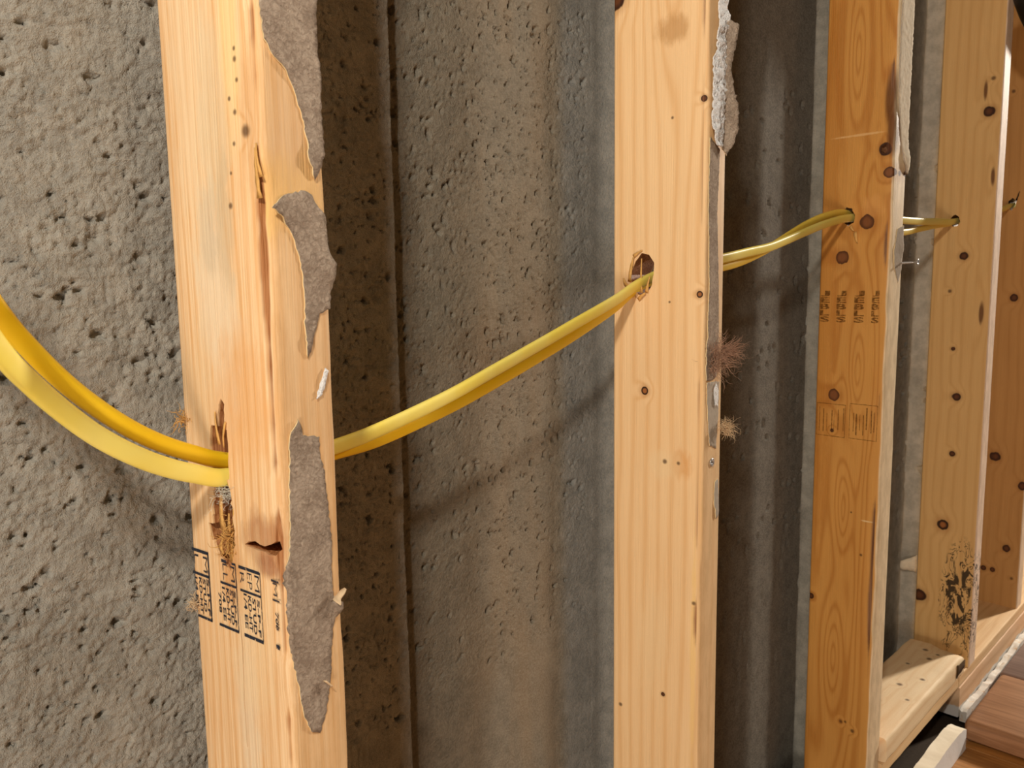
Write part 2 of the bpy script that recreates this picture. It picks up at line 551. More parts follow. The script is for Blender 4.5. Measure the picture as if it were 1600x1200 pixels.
def wob1(px, py, z):
    if px < 12 and py < 12:                              # the worn front corner
        k = (1 - px / 12) * (1 - py / 12)
        e = 2.2 + 3.4 * n1(0, z / 35, 51) + 1.6 * n1(3, z / 11, 52)
        return max(0, e) * k, max(0, e) * k * .6
    if px > 30 and py < 8: return -.8 + 1.2 * n1(1, z / 25, 53), .4
    return 0, 0


cuts1 = [(D([(61, 571), (59.5, 572.5), (46, 571), (45, 560), (45.5, 551), (46.0, 543), (60.5, 540), (62.5, 555)]), 60.0, .5),
         (D([(52.5, 585), (49, 589), (46.5, 585.5), (47.0, 570), (47, 562), (53.6, 562), (54.5, 570)]), 9.0, .7),
         (D([(61, 548), (47, 546), (43.5, 528), (42.3, 512), (44, 498), (52, 488), (60, 494), (66, 503), (65, 522), (62, 536)]), 6.5, 1.3),
         (D([(69, 515), (61, 516), (60, 508), (66, 505)]), 24.0, .6),
         (D([(60, 546), (53, 545), (52, 520), (60, 515)]), 17.0, 1.0),
         (D([(45.6, 500), (44.9, 500), (41.8, 449), (43.6, 414), (43.4, 380), (44.0, 380), (44.4, 414), (42.6, 449)]), 2.0, .0),
         (D([(36, 509.5), (28, 512.5), (17, 512), (5, 516), (4, 511.5), (9, 507.5), (20, 508.5), (29, 508)]), 13.0, .6)]
stud1 = make_stud(0, M_w1, 'weathered pine stud in the foreground with torn gray paper and black stamp', cuts1, 4.0, wob1, foot=-36.0)

# --- second stud
K2 = [(56.6, 561, 3.6, 'ring'), (5.5, 646.5, 2.8, 'ring'), (86, 899, 8, 'dark'), (4.5, 806, 2.4, 'dark'), (32, 794, 1.2, 'spot'), (35.6, 280, 2.0, 'dark'),
      (36, 499, 2.0, 'spot'), (23, 499, 1.6, 'spot'), (7, 374, 1.8, 'spot'), (80, 256, 1.8, 'spot'), (33, 640, 1, 'spot')]
ST2 = [(32, 865, 16, 14, (196, 150, 96), .75), (20, 498, 12, 14, (222, 160, 92), .6), (36, 496, 20, 16, (240, 214, 168), .35), (46, 330, 18, 60, (240, 208, 160), .5),
       (7, 330, 3, 130, (244, 204, 130), .6), (62, 660, 16, 14, (206, 150, 96), .4)]
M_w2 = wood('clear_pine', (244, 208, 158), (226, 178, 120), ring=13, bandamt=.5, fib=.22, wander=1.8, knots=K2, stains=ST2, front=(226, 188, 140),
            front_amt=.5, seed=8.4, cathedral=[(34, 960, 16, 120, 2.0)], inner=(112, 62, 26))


def wob2(px, py, z):
    if px < 8 and py < 10: return .8 + 1.5 * n1(9, z / 40, 61), .8 + 1.2 * n1(10, z / 55, 62)
    return 0, 0


cuts2 = [(D([(66, 664), (60, 671), (53, 669), (48, 662), (48.5, 650), (51, 640), (57, 634), (63, 634), (69, 641), (72, 652)]), 60.0, .45)]
stud2 = make_stud(1, M_w2, 'clean pale pine stud with white gypsum crust down its front edge', cuts2, 3.0, wob2, foot=-36.0)

# --- third stud
K3 = [(38, 62, 2.4, 'spot'), (32, 64, 2.0, 'spot'), (22, 55, 2.6, 'spot'), (29.3, 726.2, 9.6, 'brown'), (59.4, 683.9, 8.2, 'brown'), (63.8, 506.2, 7.6, 'brown'), (11, 812, 7.5, 'dark'), (6, 784, 6.5, 'brown'), (7, 872, 7, 'streak'),
      (4, 836, 6, 'streak'), (86, 226, 4, 'dark'), (64.7, 459, 2.4, 'dark'), (35, 354, 1.2, 'spot'), (20, 300, 1.8, 'spot')]
ST3 = [(80, 700, 16, 420, (176, 108, 30), .35), (22, 745, 16, 20, (226, 166, 96), .5), (13, 346, 9, 1.4, (236, 208, 156), .8), (45, 833, 40, 1.6, (232, 190, 130), .7)]
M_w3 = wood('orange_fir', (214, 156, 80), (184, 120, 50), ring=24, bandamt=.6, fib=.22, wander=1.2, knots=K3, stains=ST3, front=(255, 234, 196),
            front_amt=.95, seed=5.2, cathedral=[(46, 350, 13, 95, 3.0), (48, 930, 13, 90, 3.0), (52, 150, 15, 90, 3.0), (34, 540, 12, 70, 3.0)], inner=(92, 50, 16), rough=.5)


def wob3(px, py, z):
    if py < 12 and px < 14:
        k = (1 - px / 14) * (1 - py / 12)
        return (2.6 * max(0, n1(4, z / 50, 71) + .2)) * k * 2, 2.0 * k * (n1(5, z / 30, 72) + .5)
    if py < 8 and px > 30: return -2.6 * max(0, n1(6, z / 60, 73) + .15), 0
    return 0, 0


cuts3 = [([(61, 741), (56, 747), (49, 744), (45, 735), (46, 727), (53, 723), (60, 728)], 60.0, .5), ([(16, 815), (10, 818), (7, 813), (11, 806), (16, 809)], 7.0, .5)]
stud3 = make_stud(2, M_w3, 'orange brown stud with faded print and big round knots', cuts3, 3.5, wob3, foot=-36.0)

# --- fourth stud
K4 = [(17, 912.5, 8, 'dark'), (42, 689.6, 6.5, 'dark'), (42, 459, 6.5, 'dark'), (43, 362.7, 4.5, 'dark'), (51.7, 238.5, 9, 'ring'), (60, 633, 3, 'spot'), (50.6, 538.4, 3.2, 'dark'),
      (12, 597, 4, 'streak'), (7, 812, 3, 'streak'), (82, 106, 10, 'dark'), (24, 946, 3, 'streak'), (14, 962, 3, 'spot')]
M_w4 = wood('knotty_pine', (224, 184, 122), (204, 158, 96), ring=15, bandamt=.4, fib=.3, wander=1.6, knots=K4, front=(252, 226, 200), front_amt=1.0,
            seed=12.7, fungus=(20, 108, 34, 122), inner=(96, 56, 22))
cuts4 = [([(64, 753), (58, 757), (52, 752), (50, 744), (54, 738), (61, 738), (65, 745)], 60.0, .5)]
stud4 = make_stud(3, M_w4, 'knotty tan stud with black fungus streaks at its foot', cuts4, 2.6)

K5 = [(38, 614, 7, 'dark'), (53.4, 301, 9, 'dark'), (24, 119, 7, 'dark'), (62, 70, 5, 'dark'), (46, 70, 4.5, 'dark'), (12, 60, 3, 'spot'), (4, 249, 8, 'dark'), (60, 1000, 3, 'spot')]
M_w5 = wood('deep_tan_pine', (196, 148, 90), (172, 122, 66), ring=17, bandamt=.3, fib=.3, wander=1.6, knots=K5, front=(248, 222, 190), front_amt=1.0, seed=16.1, inner=(60, 34, 14))  # deeper tan than the other pine studs
cuts5 = [([(58, 797), (51, 803), (45, 797), (45, 787), (52, 780), (59, 785)], 60.0, .5), ([(47, 797), (42, 812), (39, 818), (41, 806), (44, 793)], 12.0, .4)]
stud5 = make_stud(4, M_w5, 'farthest tan stud at the right edge with dark knots', cuts5, 2.6)

# ------------------------------------------------------------------ bottom plates, block
M_plate = wood('plate_pine', (246, 210, 160), (220, 174, 118), ring=16, bandamt=.35, fib=.4, seed=21.0, axis='x', knots=[(420, 1660, 5, 'dark')])
M_plate2 = wood('stained_plate_pine', (236, 196, 154), (214, 166, 120), ring=16, bandamt=.3, fib=.35, seed=24.0, axis='x', smear=(30, 6))


def board(name, x0, x1, y0, y1, z0, z1, m, rag=0.0, cut=0.0, r=2.5, seed=0, parent=None, step=12.0):
    """board lying along the wall, mm; ends chewed by `cut`"""
    sec = section(y1 - y0, z1 - z0, r, 5, 4, 3)
    n = len(sec); xl = np.arange(x0, x1 + .1, step)
    verts = []; faces = []
    cx, cz = (y1 - y0) / 2, (z1 - z0) / 2
    for xx in xl:
        for a, b in sec:
            e = rag * (n1(xx / 22 + seed, a / 15 + b / 11, 81) + .6 * n1(xx / 8, a / 6 + b / 6, 82))
            aa, bb = a, b
            if a < 9 and b > (z1 - z0) - 9:
                e2 = rag * 2.2 * max(0, n1(xx / 30 + seed, 3, 83) + .15); aa += e2 * .5; bb -= e2
            if cut and xx > x1 - 40: bb -= cut * ((xx - (x1 - 40)) / 40) ** 2 * (1 if b > cz and a < cx else .2)
            verts.append(W(xx, y0 + aa + e * .5, z0 + bb + e * .5))
    for k in range(len(xl) - 1):
        for i in range(n):
            a = k * n + i; b = k * n + (i + 1) % n
            faces.append((a, a + n, b + n, b))
    faces.append(tuple(range(n))); faces.append(tuple(reversed(range((len(xl) - 1) * n, len(xl) * n))))
    me = mesh(name, verts, faces)
    bm = bmesh.new(); bm.from_mesh(me); bmesh.ops.recalc_face_normals(bm, faces=bm.faces); bm.to_mesh(me); bm.free()
    me.set_sharp_from_angle(angle=math.radians(40))
    return link(name, me, m, parent)


tag(board('bottom_plate', 1079, 1416, 367, 458, -680, -660, M_plate, .6, 0, 2, 1), 'thin pine board at the wall foot under the short blond block', 'plate')
tag(board('bottom_plate', 1418, 3000, 366, 458, -680, -660, M_plate, .6, 0, 2, 5), 'thin pine board at the wall foot carrying the fungus streaked stud', 'plate')
tag(board('bottom_plate', -600, 1416, 418, 458, -735, -696, M_plate2, .8, 0, 2.5, 2), 'lower pine plate under the short block, near the white drywall chunk', 'plate')
tag(board('bottom_plate', 1419, 3000, 365, 458, -733, -680.3, M_plate2, .8, 0, 2.5, 3), 'lower peach coloured plate behind the white drywall strip', 'plate')

M_block = wood('blond_block', (254, 228, 186), (240, 202, 150), ring=18, bandamt=.4, fib=.25, seed=31.0, axis='x', wander=3,
               knots=[(400, 1370, 4, 'spot'), (395, 1395, 3, 'spot'), (420, 1330, 3, 'spot'), (385, 1290, 3.5, 'spot'), (405, 1250, 4, 'spot'), (380, 1210, 3, 'spot'), (410, 1180, 3, 'spot'), (415, 1400, 4, 'spot')])
blk = board('timber_block', 1084, 1440, 364, 452, -659.6, -624, M_block, 1.6, 9, 5.0, 4)
tag(blk, 'short blond timber block lying between the orange stud and the fungus streaked stud', 'block')
M_bark = plain('dark_bark', srgb(88, 66, 42), .9, .1, .3)
v = []; f = []
for k in range(7):
    t = k / 6.0
    v += [W(1390 + 40 * t, 363.2 - .4 * math.sin(3.1 * t), -630 - 3 * t - 3 * random.random()), W(1390 + 40 * t, 363.4, -650 + 4 * t - 5 * (1 - t) * random.random())]
    if k: f.append((2 * k - 2, 2 * k - 1, 2 * k + 1, 2 * k))
o = link('bark_patch', mesh('bark_patch', v, f), M_bark, blk)
o['label'] = 'dark bark patch on the block end'
sm = o.modifiers.new('thick', 'SOLIDIFY'); sm.thickness = .0015; sm.offset = 0


# ------------------------------------------------------------------ drywall paper and crusts
def paper(name, stud, outline, mats, thick=.6, base=.25, lift=(), r=4.0, jag=.5, noise=.35, lump=0.0, step=2.4, label=None, bend=None):
    """torn sheet on a stud's front face; outline in (x, z) mm of that face"""
    pts = []
    n = len(outline)
    for i in range(n):
        a = outline[i]; b = outline[(i + 1) % n]
        m = max(1, int(math.hypot(b[0] - a[0], b[1] - a[1]) / 1.8))
        for k in range(m):
            t = k / m
            pts.append((a[0] + (b[0] - a[0]) * t + (random.uniform(-jag, jag) if k else 0), a[1] + (b[1] - a[1]) * t + (random.uniform(-jag, jag) if k else 0)))
    nb = len(pts)
    def inside(x, z):
        c = False; j = nb - 1
        for i in range(nb):
            xi, zi = pts[i]; xj, zj = pts[j]
            if (zi > z) != (zj > z) and x < (xj - xi) * (z - zi) / (zj - zi) + xi: c = not c
            j = i
        return c
    inn = []
    x0 = min(p[0] for p in pts); x1 = max(p[0] for p in pts); z0 = min(p[1] for p in pts); z1 = max(p[1] for p in pts)
    zz = z0
    while zz < z1:
        xx = x0
        while xx < x1:
            q = (xx + random.uniform(-.5, .5), zz + random.uniform(-.5, .5))
            if inside(*q) and min((q[0] - p[0]) ** 2 + (q[1] - p[1]) ** 2 for p in pts) > 1.2: inn.append(q)
            xx += step
        zz += step
    allp = [Vector(p) for p in pts + inn]
    vv, ee, ff, ov, oe, of = delaunay_2d_cdt(allp, [], [list(range(nb))], 1, 1e-4)
    verts = []
    for p in vv:
        x, z = p
        y = -base - noise * (n1(x / 3.5, z / 3.5, 91) + .5) - lump * (n1(x / 2.4, z / 2.4, 92) + .5) - lump * .8 * (n1(x / 6, z / 6, 93) + .5)
        if x < r and not bend: y += r - math.sqrt(max(.01, r * r - (r - max(x, -2)) ** 2)) + 0.0
        for (lx, lz, lr, lh) in lift:
            y -= lh * math.exp(-((x - lx) ** 2 + (z - lz) ** 2) / (lr * lr))
        if bend:
            x, y = bend(x, y, z)
        verts.append((x / 1000, y / 1000, z / 1000))
    me = mesh(name, verts, [tuple(q) for q in ff])
    bm = bmesh.new(); bm.from_mesh(me)
    bmesh.ops.recalc_face_normals(bm, faces=bm.faces)
    if sum(fc.normal.y for fc in bm.faces) > 0: bmesh.ops.reverse_faces(bm, faces=bm.faces)
    bm.to_mesh(me); bm.free(); me.shade_smooth()
    o = link(name, me, mats, stud)
    sm = o.modifiers.new('thick', 'SOLIDIFY'); sm.thickness = thick / 1000; sm.offset = -1 if not bend else 0
    if len(mats) > 1: sm.material_offset_rim = 1
    bpy.context.view_layer.update()
    dg = bpy.context.evaluated_depsgraph_get()
    nm = bpy.data.meshes.new_from_object(o.evaluated_get(dg)); o.modifiers.clear(); o.data = nm; nm.name = name
    if label: o['label'] = label
    return o


N = NB('drywall_paper')
f1 = N.noise(N.obj, 420.0, 5.0, .7, .8); f2 = N.noise(N.obj, 60.0, 3.0)
N.bump(f1, .0022, 1.0)
M_paper = N.done(N.mix(N.smooth(N.add(f1, N.mul(N.sub(f2, .5), .6)), .3, .7), srgb(150, 132, 115), srgb(190, 172, 153)), .95, .08)
M_rim = plain('torn_paper_edge', srgb(232, 208, 160), .9, .1, .1)
M_gray = plain('gray_paper', srgb(180, 168, 152), .95, .08, .1, 200, .0006)
M_gyp = plain('gypsum', srgb(250, 250, 248), .95, .1, .06, 620, .0022)
M_cream = plain('pale_paper', srgb(236, 222, 196), .9, .1, .14, 160, .0006)

pA = D([(1.8, 830), (1.8, 781.6), (3.2, 764.6), (7.5, 758.1), (14.6, 752.0), (20.4, 740.9), (24.4, 729.1), (26.2, 718.4), (25.0, 711.9), (29.4, 700.8), (32.7, 706.2), (36.8, 714.6), (36.0, 733.7), (36.6, 754.3), (35.0, 764.8), (35.2, 783.5), (36.5, 790.1), (36, 830)])
pB = D([(1.5, 685.1), (5.9, 689.3), (12.9, 692.9), (22.9, 695.0), (27.6, 693.1), (31.8, 686.9), (35.4, 683.8), (36.4, 672.4), (36.8, 664.1), (40.5, 658.5), (39.8, 652.4), (36.7, 644.1), (36.6, 635.0), (29.1, 632.6), (24.7, 621.1), (20.1, 609.8), (18.9, 619.8), (19.9, 636.2), (19.6, 652.5), (17.1, 663.8), (13.7, 673.2), (8.4, 680.8)])
pC = D([(6.3, 568.3), (7.4, 573.1), (11.7, 579.1), (14.4, 570.3), (25.1, 567.9), (25.4, 558.2), (27.8, 547.3), (29.0, 529.4), (30.5, 507.6), (29.5, 489.8), (29.7, 477.0), (35.0, 473.7), (34.8, 470.1), (30.0, 465.9), (27.5, 453.9), (25.5, 432.4), (21.9, 415.3), (16.8, 404.6), (10.6, 408.7), (6.9, 418.5), (4.8, 433.9), (1.5, 453.2), (0.6, 467.7), (0.2, 478.9), (0.2, 499.6), (2.6, 508.6), (3.9, 521.7), (4.5, 538.5)])
paper('drywall_paper', stud1, pA, [M_paper, M_rim], 1.0, .3, [(27, 722, 8, 2.0), (16, 765, 5, 1.0)], label='torn gray drywall paper at the top of the photo')
paper('drywall_paper', stud1, pB, [M_paper, M_rim], 1.0, .3, [(2, 697, 9, 2.6), (38, 668, 9, 2.0), (20, 630, 5, 1.2)], label='sickle shaped torn gray drywall paper')
paper('drywall_paper', stud1, pC, [M_paper, M_rim], 1.0, .3, [(32, 484, 4.5, 3.5), (12, 588, 5, 1.0), (2, 500, 8, .8)], label='long torn gray drywall paper above the stud foot')
gy = D([(24, 588), (28, 590), (33, 602), (31, 604), (27, 596)])
paper('gypsum_smear', stud1, gy, [M_gyp], .5, .2, lump=.6, label='small white gypsum smear')

p2 = D([(3.2, 763), (2.6, 703.0), (6.7, 639.8), (4.2, 602.1), (2.5, 590), (3, 561), (12, 560), (24, 562), (28.0, 592.3), (25.7, 644.9), (20.4, 704.2), (23.6, 755)])
paper('drywall_paper', stud2, p2, [M_paper, M_rim], .8, .3, [(4, 612, 6, .8)], r=3, label='narrow strip of gray drywall paper')
p2b = D([(4.5, 559.5), (30.7, 557.9), (30.3, 530), (26, 498.2), (12.3, 503), (7, 530)])
paper('drywall_paper', stud2, p2b, [M_gray, M_rim], .7, .3, r=3, label='small torn gray paper under the fluff')
p2c = D([(25, 468), (32, 470), (34, 452), (33, 436), (27, 434), (24, 448)])
paper('drywall_paper', stud2, p2c, [M_gray, M_rim], .8, .3, [(29, 452, 8, 1.2)], r=3, label='smallest gray paper scrap, lowest on the edge')
g2 = D([(10.5, 930), (10.8, 834.7), (4.2, 825.4), (3, 800.1), (2.6, 769.8), (9, 757.0), (21.4, 756.3), (24.7, 773.4), (27.0, 800.1), (33, 807.4), (37, 816.5), (28, 822), (27.1, 832), (35.3, 842.5), (31, 852.3), (29.4, 877.2), (29, 930)])
paper('gypsum_crust', stud2, g2, [M_gyp], 1.0, .8, lump=2.6, noise=.3, step=1.6, label='white crumbly gypsum crust')


def flapbend(x, y, z):
    s_ = max(0, x - 26)
    return 26 + min(x - 26, 0) + s_ * .55, y - s_ * .72


fl = D([(25, 856), (31, 860), (39, 856), (38.5, 846), (35, 832), (33, 818), (36, 806), (40, 792), (41, 772), (36.5, 760), (30, 750), (24.8, 757.4), (26.5, 778.6), (26, 820)])
paper('paper_flap', stud2, fl, [M_paper, M_rim], .8, .6, bend=flapbend, jag=.8, noise=1.4, label='loose torn paper flap beside the gypsum')
pl = D([(18, 552), (22, 557), (26, 550), (24, 536), (19, 538)])
paper('gypsum_smear', stud2, pl, [M_gyp], .6, .8, lump=1.0, step=1.4, label='small white gypsum smear')

p3 = [(6, 1040), (5, 909.8), (8, 870), (14, 838), (26, 800), (39, 784), (38, 828), (38.5, 900), (38, 1040)]
paper('drywall_paper', stud3, p3, [M_cream, M_gray], 3.0, .3, [(36, 800, 14, 3.5)], r=3.5, noise=.8, label='pale drywall paper curling at the top')
p3b = [(18.7, 716.6), (37.4, 721.5), (37.5, 695.9), (35.9, 668.1), (27, 650), (14, 670), (11.5, 690)]
paper('drywall_paper', stud3, p3b, [M_gray, M_rim], 1.2, .3, [(36, 695, 10, 1.2)], label='gray paper patch beside the screw')

# ------------------------------------------------------------------ tubes: cables, fibres, splinters
def catmull(P, n=8):
    P = [Vector(p) for p in P]
    P = [2 * P[0] - P[1]] + P + [2 * P[-1] - P[-2]]
    out = []
    for i in range(1, len(P) - 2):
        a, b, c, d = P[i - 1:i + 3]
        for k in range(n):
            t = k / n
            out.append(.5 * ((2 * b) + (c - a) * t + (2 * a - 5 * b + 4 * c - d) * t * t + (3 * b - a - 3 * c + d) * t ** 3))
    out.append(P[-2])
    return out


def ribbon(path, wid, thk, roll, seg=20):
    """flat oval sheath along a path in metres; wid is the tall axis, roll turns it about the path"""
    verts = []; faces = []
    n = len(path)
    for k, p in enumerate(path):
        t = (path[min(k + 1, n - 1)] - path[max(k - 1, 0)]).normalized()
        side = t.cross(Vector((0, 0, 1))).normalized(); up = side.cross(t).normalized()
        a = roll(k / (n - 1), p)
        u_ = up * math.cos(a) + side * math.sin(a); s_ = side * math.cos(a) - up * math.sin(a)
        for j in range(seg):
            th = 2 * math.pi * j / seg
            c, q = math.cos(th), math.sin(th)
            cc = math.copysign(abs(c) ** .75, c); qq = math.copysign(abs(q) ** .75, q)
            verts.append(p + u_ * (cc * wid / 2) + s_ * (qq * thk / 2))
    for k in range(n - 1):
        for j in range(seg):
            a = k * seg + j; b = k * seg + (j + 1) % seg
            faces.append((a, b, b + seg, a + seg))
    faces.append(tuple(reversed(range(seg)))); faces.append(tuple(range((n - 1) * seg, n * seg)))
    return verts, faces


def cable_mat(name, c, edge):
    N = NB(name)
    f = N.noise(N.obj, 25.0, 3.0); g = N.noise(N.obj, 220.0, 3.0, .6)
    x = N.mul(N.sep(N.obj)[0], 1000.0)
    col = N.mix(N.smooth(f, .3, .7), srgb(*c), srgb(*edge))
    col = N.mix(N.smooth(x, 330.0, 1200.0, 0.0, .55), col, srgb(222, 206, 118))
    N.bump(g, .0002, .5)
    return N.done(col, .42, .45)


A_LEFT = [(-420, 422, 215), (-300, 422, 214), (-190, 421, 205), (-90, 410, 180), (-5, 390, 130), (55, 372, 60), (74, 385, 22), (93.6, 398.0, -10.9), (106.1, 404.0, -27.9), (119.4, 409.0, -43.4), (133.6, 413.0, -57.2), (148.7, 416.0, -69.7), (165.0, 419.0, -80.4), (182.2, 422.0, -88.9), (201.0, 425.0, -96.5)]
B_LEFT = [(-420, 412, 200), (-300, 412, 198), (-190, 410, 188), (-90, 396, 160), (-8, 374, 108), (52, 358, 42), (72, 374, 6), (90.0, 388.0, -25.7), (103.1, 397.0, -42.0), (116.9, 404.0, -56.7), (131.3, 409.0, -70.2), (146.7, 412.0, -81.7), (163.0, 415.0, -91.4), (180.7, 417.0, -99.2), (200.7, 418.5, -105.0)]
B_RIGHT = [(238, 419, -102.5), (276.0, 420.0, -98.5), (307.8, 420.0, -92.5), (362.9, 420.0, -78.5), (406.4, 420.0, -64.8), (461.9, 420.0, -47), (500.3, 420.0, -34.4), (552.1, 421.0, -17.9), (596.4, 423.0, -2.2),
         (660, 422, 12), (726.9, 421.0, 19.1), (780.7, 421.0, 26.2), (820.3, 420.0, 31.5), (864.5, 420.0, 40.7), (911.8, 420.0, 51.4), (965.0, 421.0, 62.2), (1032.7, 423.0, 72.0), (1110, 422, 76),
         (1210.3, 420.0, 77.0), (1297.2, 421.0, 78.8), (1375.3, 423.0, 82.2), (1463.6, 424.0, 85.9), (1590, 424, 105), (1722.2, 424.0, 118), (1786.4, 423.0, 128), (1850, 424, 134)]
A_RIGHT = [(240, 428, -106), (280.5, 428.0, -104.5), (313.5, 428.0, -101), (369.6, 428.5, -88.4), (413.9, 428.5, -75.6), (470.6, 428.5, -57.4), (509.8, 428.5, -44), (561.3, 429.0, -24.5), (601.5, 429.5, -6.0),
         (660, 428, 5), (727.2, 428.0, 9.8), (776.3, 428.0, 16.5), (832.3, 428.0, 30), (880.8, 428.5, 45.4), (928.6, 428.5, 60.4), (978.0, 428.0, 72.2), (1038.1, 429, 79), (1120, 429, 70),
         (1224.1, 427.0, 61), (1311.2, 427.0, 69), (1389.4, 429.0, 77), (1471.3, 430.5, 84), (1590, 431, 101), (1722, 431, 114), (1786.4, 429.5, 124), (1850, 430, 130)]
A_pts = A_LEFT + A_RIGHT
B_pts = B_LEFT + B_RIGHT
M_cabA = cable_mat('orange_yellow_sheath', (255, 206, 14), (255, 216, 44))
M_cabB = cable_mat('lemon_yellow_sheath', (252, 230, 96), (254, 238, 130))
for pts, m, wd, lab, rl in ((A_pts, M_cabA, 9.2, 'deeper golden yellow cable, the upper one at the left, threaded through the studs', lambda t, p: .75 - .6 * min(1, max(0, (p.x - .12) / .1))),
                            (B_pts, M_cabB, 10.2, 'paler lemon yellow cable, the lower one at the left, threaded through the studs', lambda t, p: .1 if p.x < .24 else .3)):
    path = catmull([W(*p) for p in pts], 8)
    v, f = ribbon(path, wd / 1000, .0052, rl)
    o = link('electrical_cable', mesh('electrical_cable', v, f), m)
    tag(o, lab, 'cable', 'yellow cables through the studs')


def tube_list(paths, rad, sides=3, taper=True):
    verts = []; faces = []
    for path in paths:
        b0 = len(verts); n = len(path)
        for k, p in enumerate(path):
            t = (path[min(k + 1, n - 1)] - path[max(k - 1, 0)])
            t = t.normalized() if t.length > 1e-9 else Vector((0, 0, 1))
            a = t.cross(Vector((.31, .77, .55))).normalized(); b = t.cross(a)
            r = rad * (1 - .7 * k / (n - 1) if taper else 1)
            for j in range(sides):
                th = 2 * math.pi * j / sides
                verts.append(p + (a * math.cos(th) + b * math.sin(th)) * r)
        for k in range(n - 1):
            for j in range(sides):
                q = b0 + k * sides + j; w_ = b0 + k * sides + (j + 1) % sides
                faces.append((q, w_, w_ + sides, q + sides))
    return verts, faces


def tuft(name, parent, centre, size, count, m, label, lean=(0, 0, 0), rad=.00012, curl=.35, spread=(1, 1, 1)):
    paths = []
    for k in range(count):
        p = Vector(centre) + Vector([random.gauss(0, .22) * size * spread[a] for a in range(3)])
        d = Vector([random.gauss(0, 1) * spread[a] for a in range(3)]) + Vector(lean)
        d.normalize()
        L = size * random.uniform(.4, 1.0); path = [p.copy()]
        for q in range(7):
            d = (d + Vector([random.gauss(0, curl) for _ in range(3)])).normalized()
            p = p + d * (L / 7); path.append(p.copy())
        paths.append(path)
    v, f = tube_list(paths, rad)
    o = link(name, mesh(name, v, f), m, parent)
    o['kind'] = 'stuff'
    if label: o['label'] = label
    return o


M_dust = plain('brown_dust', srgb(186, 150, 126), .95, .05, .2)
M_pale = plain('pale_fibre', srgb(226, 198, 160), .95, .05, .15)
M_white = plain('white_fibre', srgb(226, 222, 208), .95, .05, .1)
M_shred = plain('wood_shred', srgb(226, 176, 104), .8, .15, .2)
mmv = lambda *a: tuple(c / 1000 for c in a)
tuft('dust_fluff', stud2, mmv(16, -3, 592), .026, 260, M_dust, 'brown dusty fluff', (.4, -.3, 0), .00022, .4, (.9, .45, 1.2))
tuft('dust_fluff', stud2, mmv(32, -6, 596), .022, 130, M_dust, None, (1.3, -1.6, .25), .00018, .25, (.5, .5, .5))
tuft('dust_fluff', stud2, mmv(31, -5, 530), .017, 150, M_pale, 'pale tuft of fluff', (1.0, -1.3, -.5), .0002, .45, (.6, .6, .6))
tuft('wood_fibre_tuft', stud1, mmv(1, 87, 585), .010, 90, M_shred, 'curled wood shavings at the back edge', (-.6, .3, 0), .00028, .5)
tuft('wood_fibre_tuft', stud1, mmv(-1, 86, 476), .008, 60, M_pale, None, (-.5, .2, -.2), .00028, .5)
tuft('dust_fluff', stud1, mmv(2, 52, 548), .012, 110, M_white, 'gray lint in the cable hole', (-.2, 0, -.6), .00018, .4)
tuft('wood_fibre_tuft', stud1, mmv(1.5, 50, 520), .013, 110, M_shred, None, (-.2, -.2, .2), .00035, .35, (.4, .8, 1.2))
tuft('dust_fluff', stud3, mmv(37, 40, 758), .034, 260, M_white, 'white cobweb fluff on the far side', (1.0, .6, .3), .0003, .4, (.8, .8, .8))


def strips(name, parent, specs, m, label=None):
    """splinters: each spec is ((x,y,z) start, (dx,dy,dz) end offset, width, bow)"""
    for a, dlt, wd, bow in specs:
        a = Vector(mmv(*a)); d = Vector(mmv(*dlt)); v = []; f = []
        n = 6
        w_ = d.cross(Vector((1, 0, 0)))
        if w_.length < 1e-6: w_ = Vector((0, 1, 0))
        w_.normalize()
        for k in range(n + 1):
            t = k / n
            p = a + d * t + Vector((-bow / 1000 * math.sin(math.pi * t), 0, 0))
            h = wd / 2000 * (1 - .75 * t) * (1 + .3 * random.uniform(-1, 1))
            v += [p - w_ * h, p + w_ * h]
            if k: f.append((2 * k - 2, 2 * k - 1, 2 * k + 1, 2 * k))
        o = link(name, mesh(name, v, f), m, parent)
        sm = o.modifiers.new('thick', 'SOLIDIFY'); sm.thickness = .0007; sm.offset = 0
        if label: o['label'] = label


z2 = 12
strips('wood_splinter', stud2, [((-.3, 72, 646 + z2), (-1.5, -5, 22), 4, 1.5), ((-.2, 60, 636 + z2), (-2, -1, 30), 2.6, 1.0), ((0, 73, 641 + z2), (-2, 4, 8), 4, 2), ((-.2, 63, 630 + z2), (-2, -8, 6), 5, 1.5),
                                ((-.2, 55, 636 + z2), (-1.2, -3.5, 14), 3.5, 1.0), ((-.3, 68, 668 + z2), (-1, -9, 5), 3, 1.2), ((-.2, 66, 634 + z2), (-1.5, 6, -2), 5, 1.5)], M_shred)
strips('wood_splinter', stud1, [((-.2, 52.5, 562 + z2), (-.8, 1.5, 18), 2.2, .6), ((-.2, 46, 575 + z2), (-1, 1, -14), 1.6, .8), ((2.5, 58, 512 + z2), (-1, -2, 24), 5, 1), ((2.5, 50, 495 + z2), (-.6, 1, 28), 5, 1),
                                ((3, 45, 505 + z2), (-1, 1.5, 22), 3, .8), ((-.1, 5, 690 + z2), (-.7, .6, 24), 3.5, .5), ((-.1, 3, 700 + z2), (-.8, 1.5, 16), 2.5, .8), ((-.2, 56, 500 + z2), (-1.4, -3, 9), 4, 1.2)], M_shred)
strips('paper_shred', stud1, [((20, -2.2, 434 + z2), (4.5, -.6, -5), 2.6, 0), ((29, -3.0, 476 + z2), (6, -1.6, 6), 7, .5)], M_pale)
strips('wood_splinter', stud3, [((-.2, 44, 715), (-1.5, -4, -14), 5, 1.0), ((-.2, 50, 722), (-1, -5, -6), 4, 1.0)], M_shred)

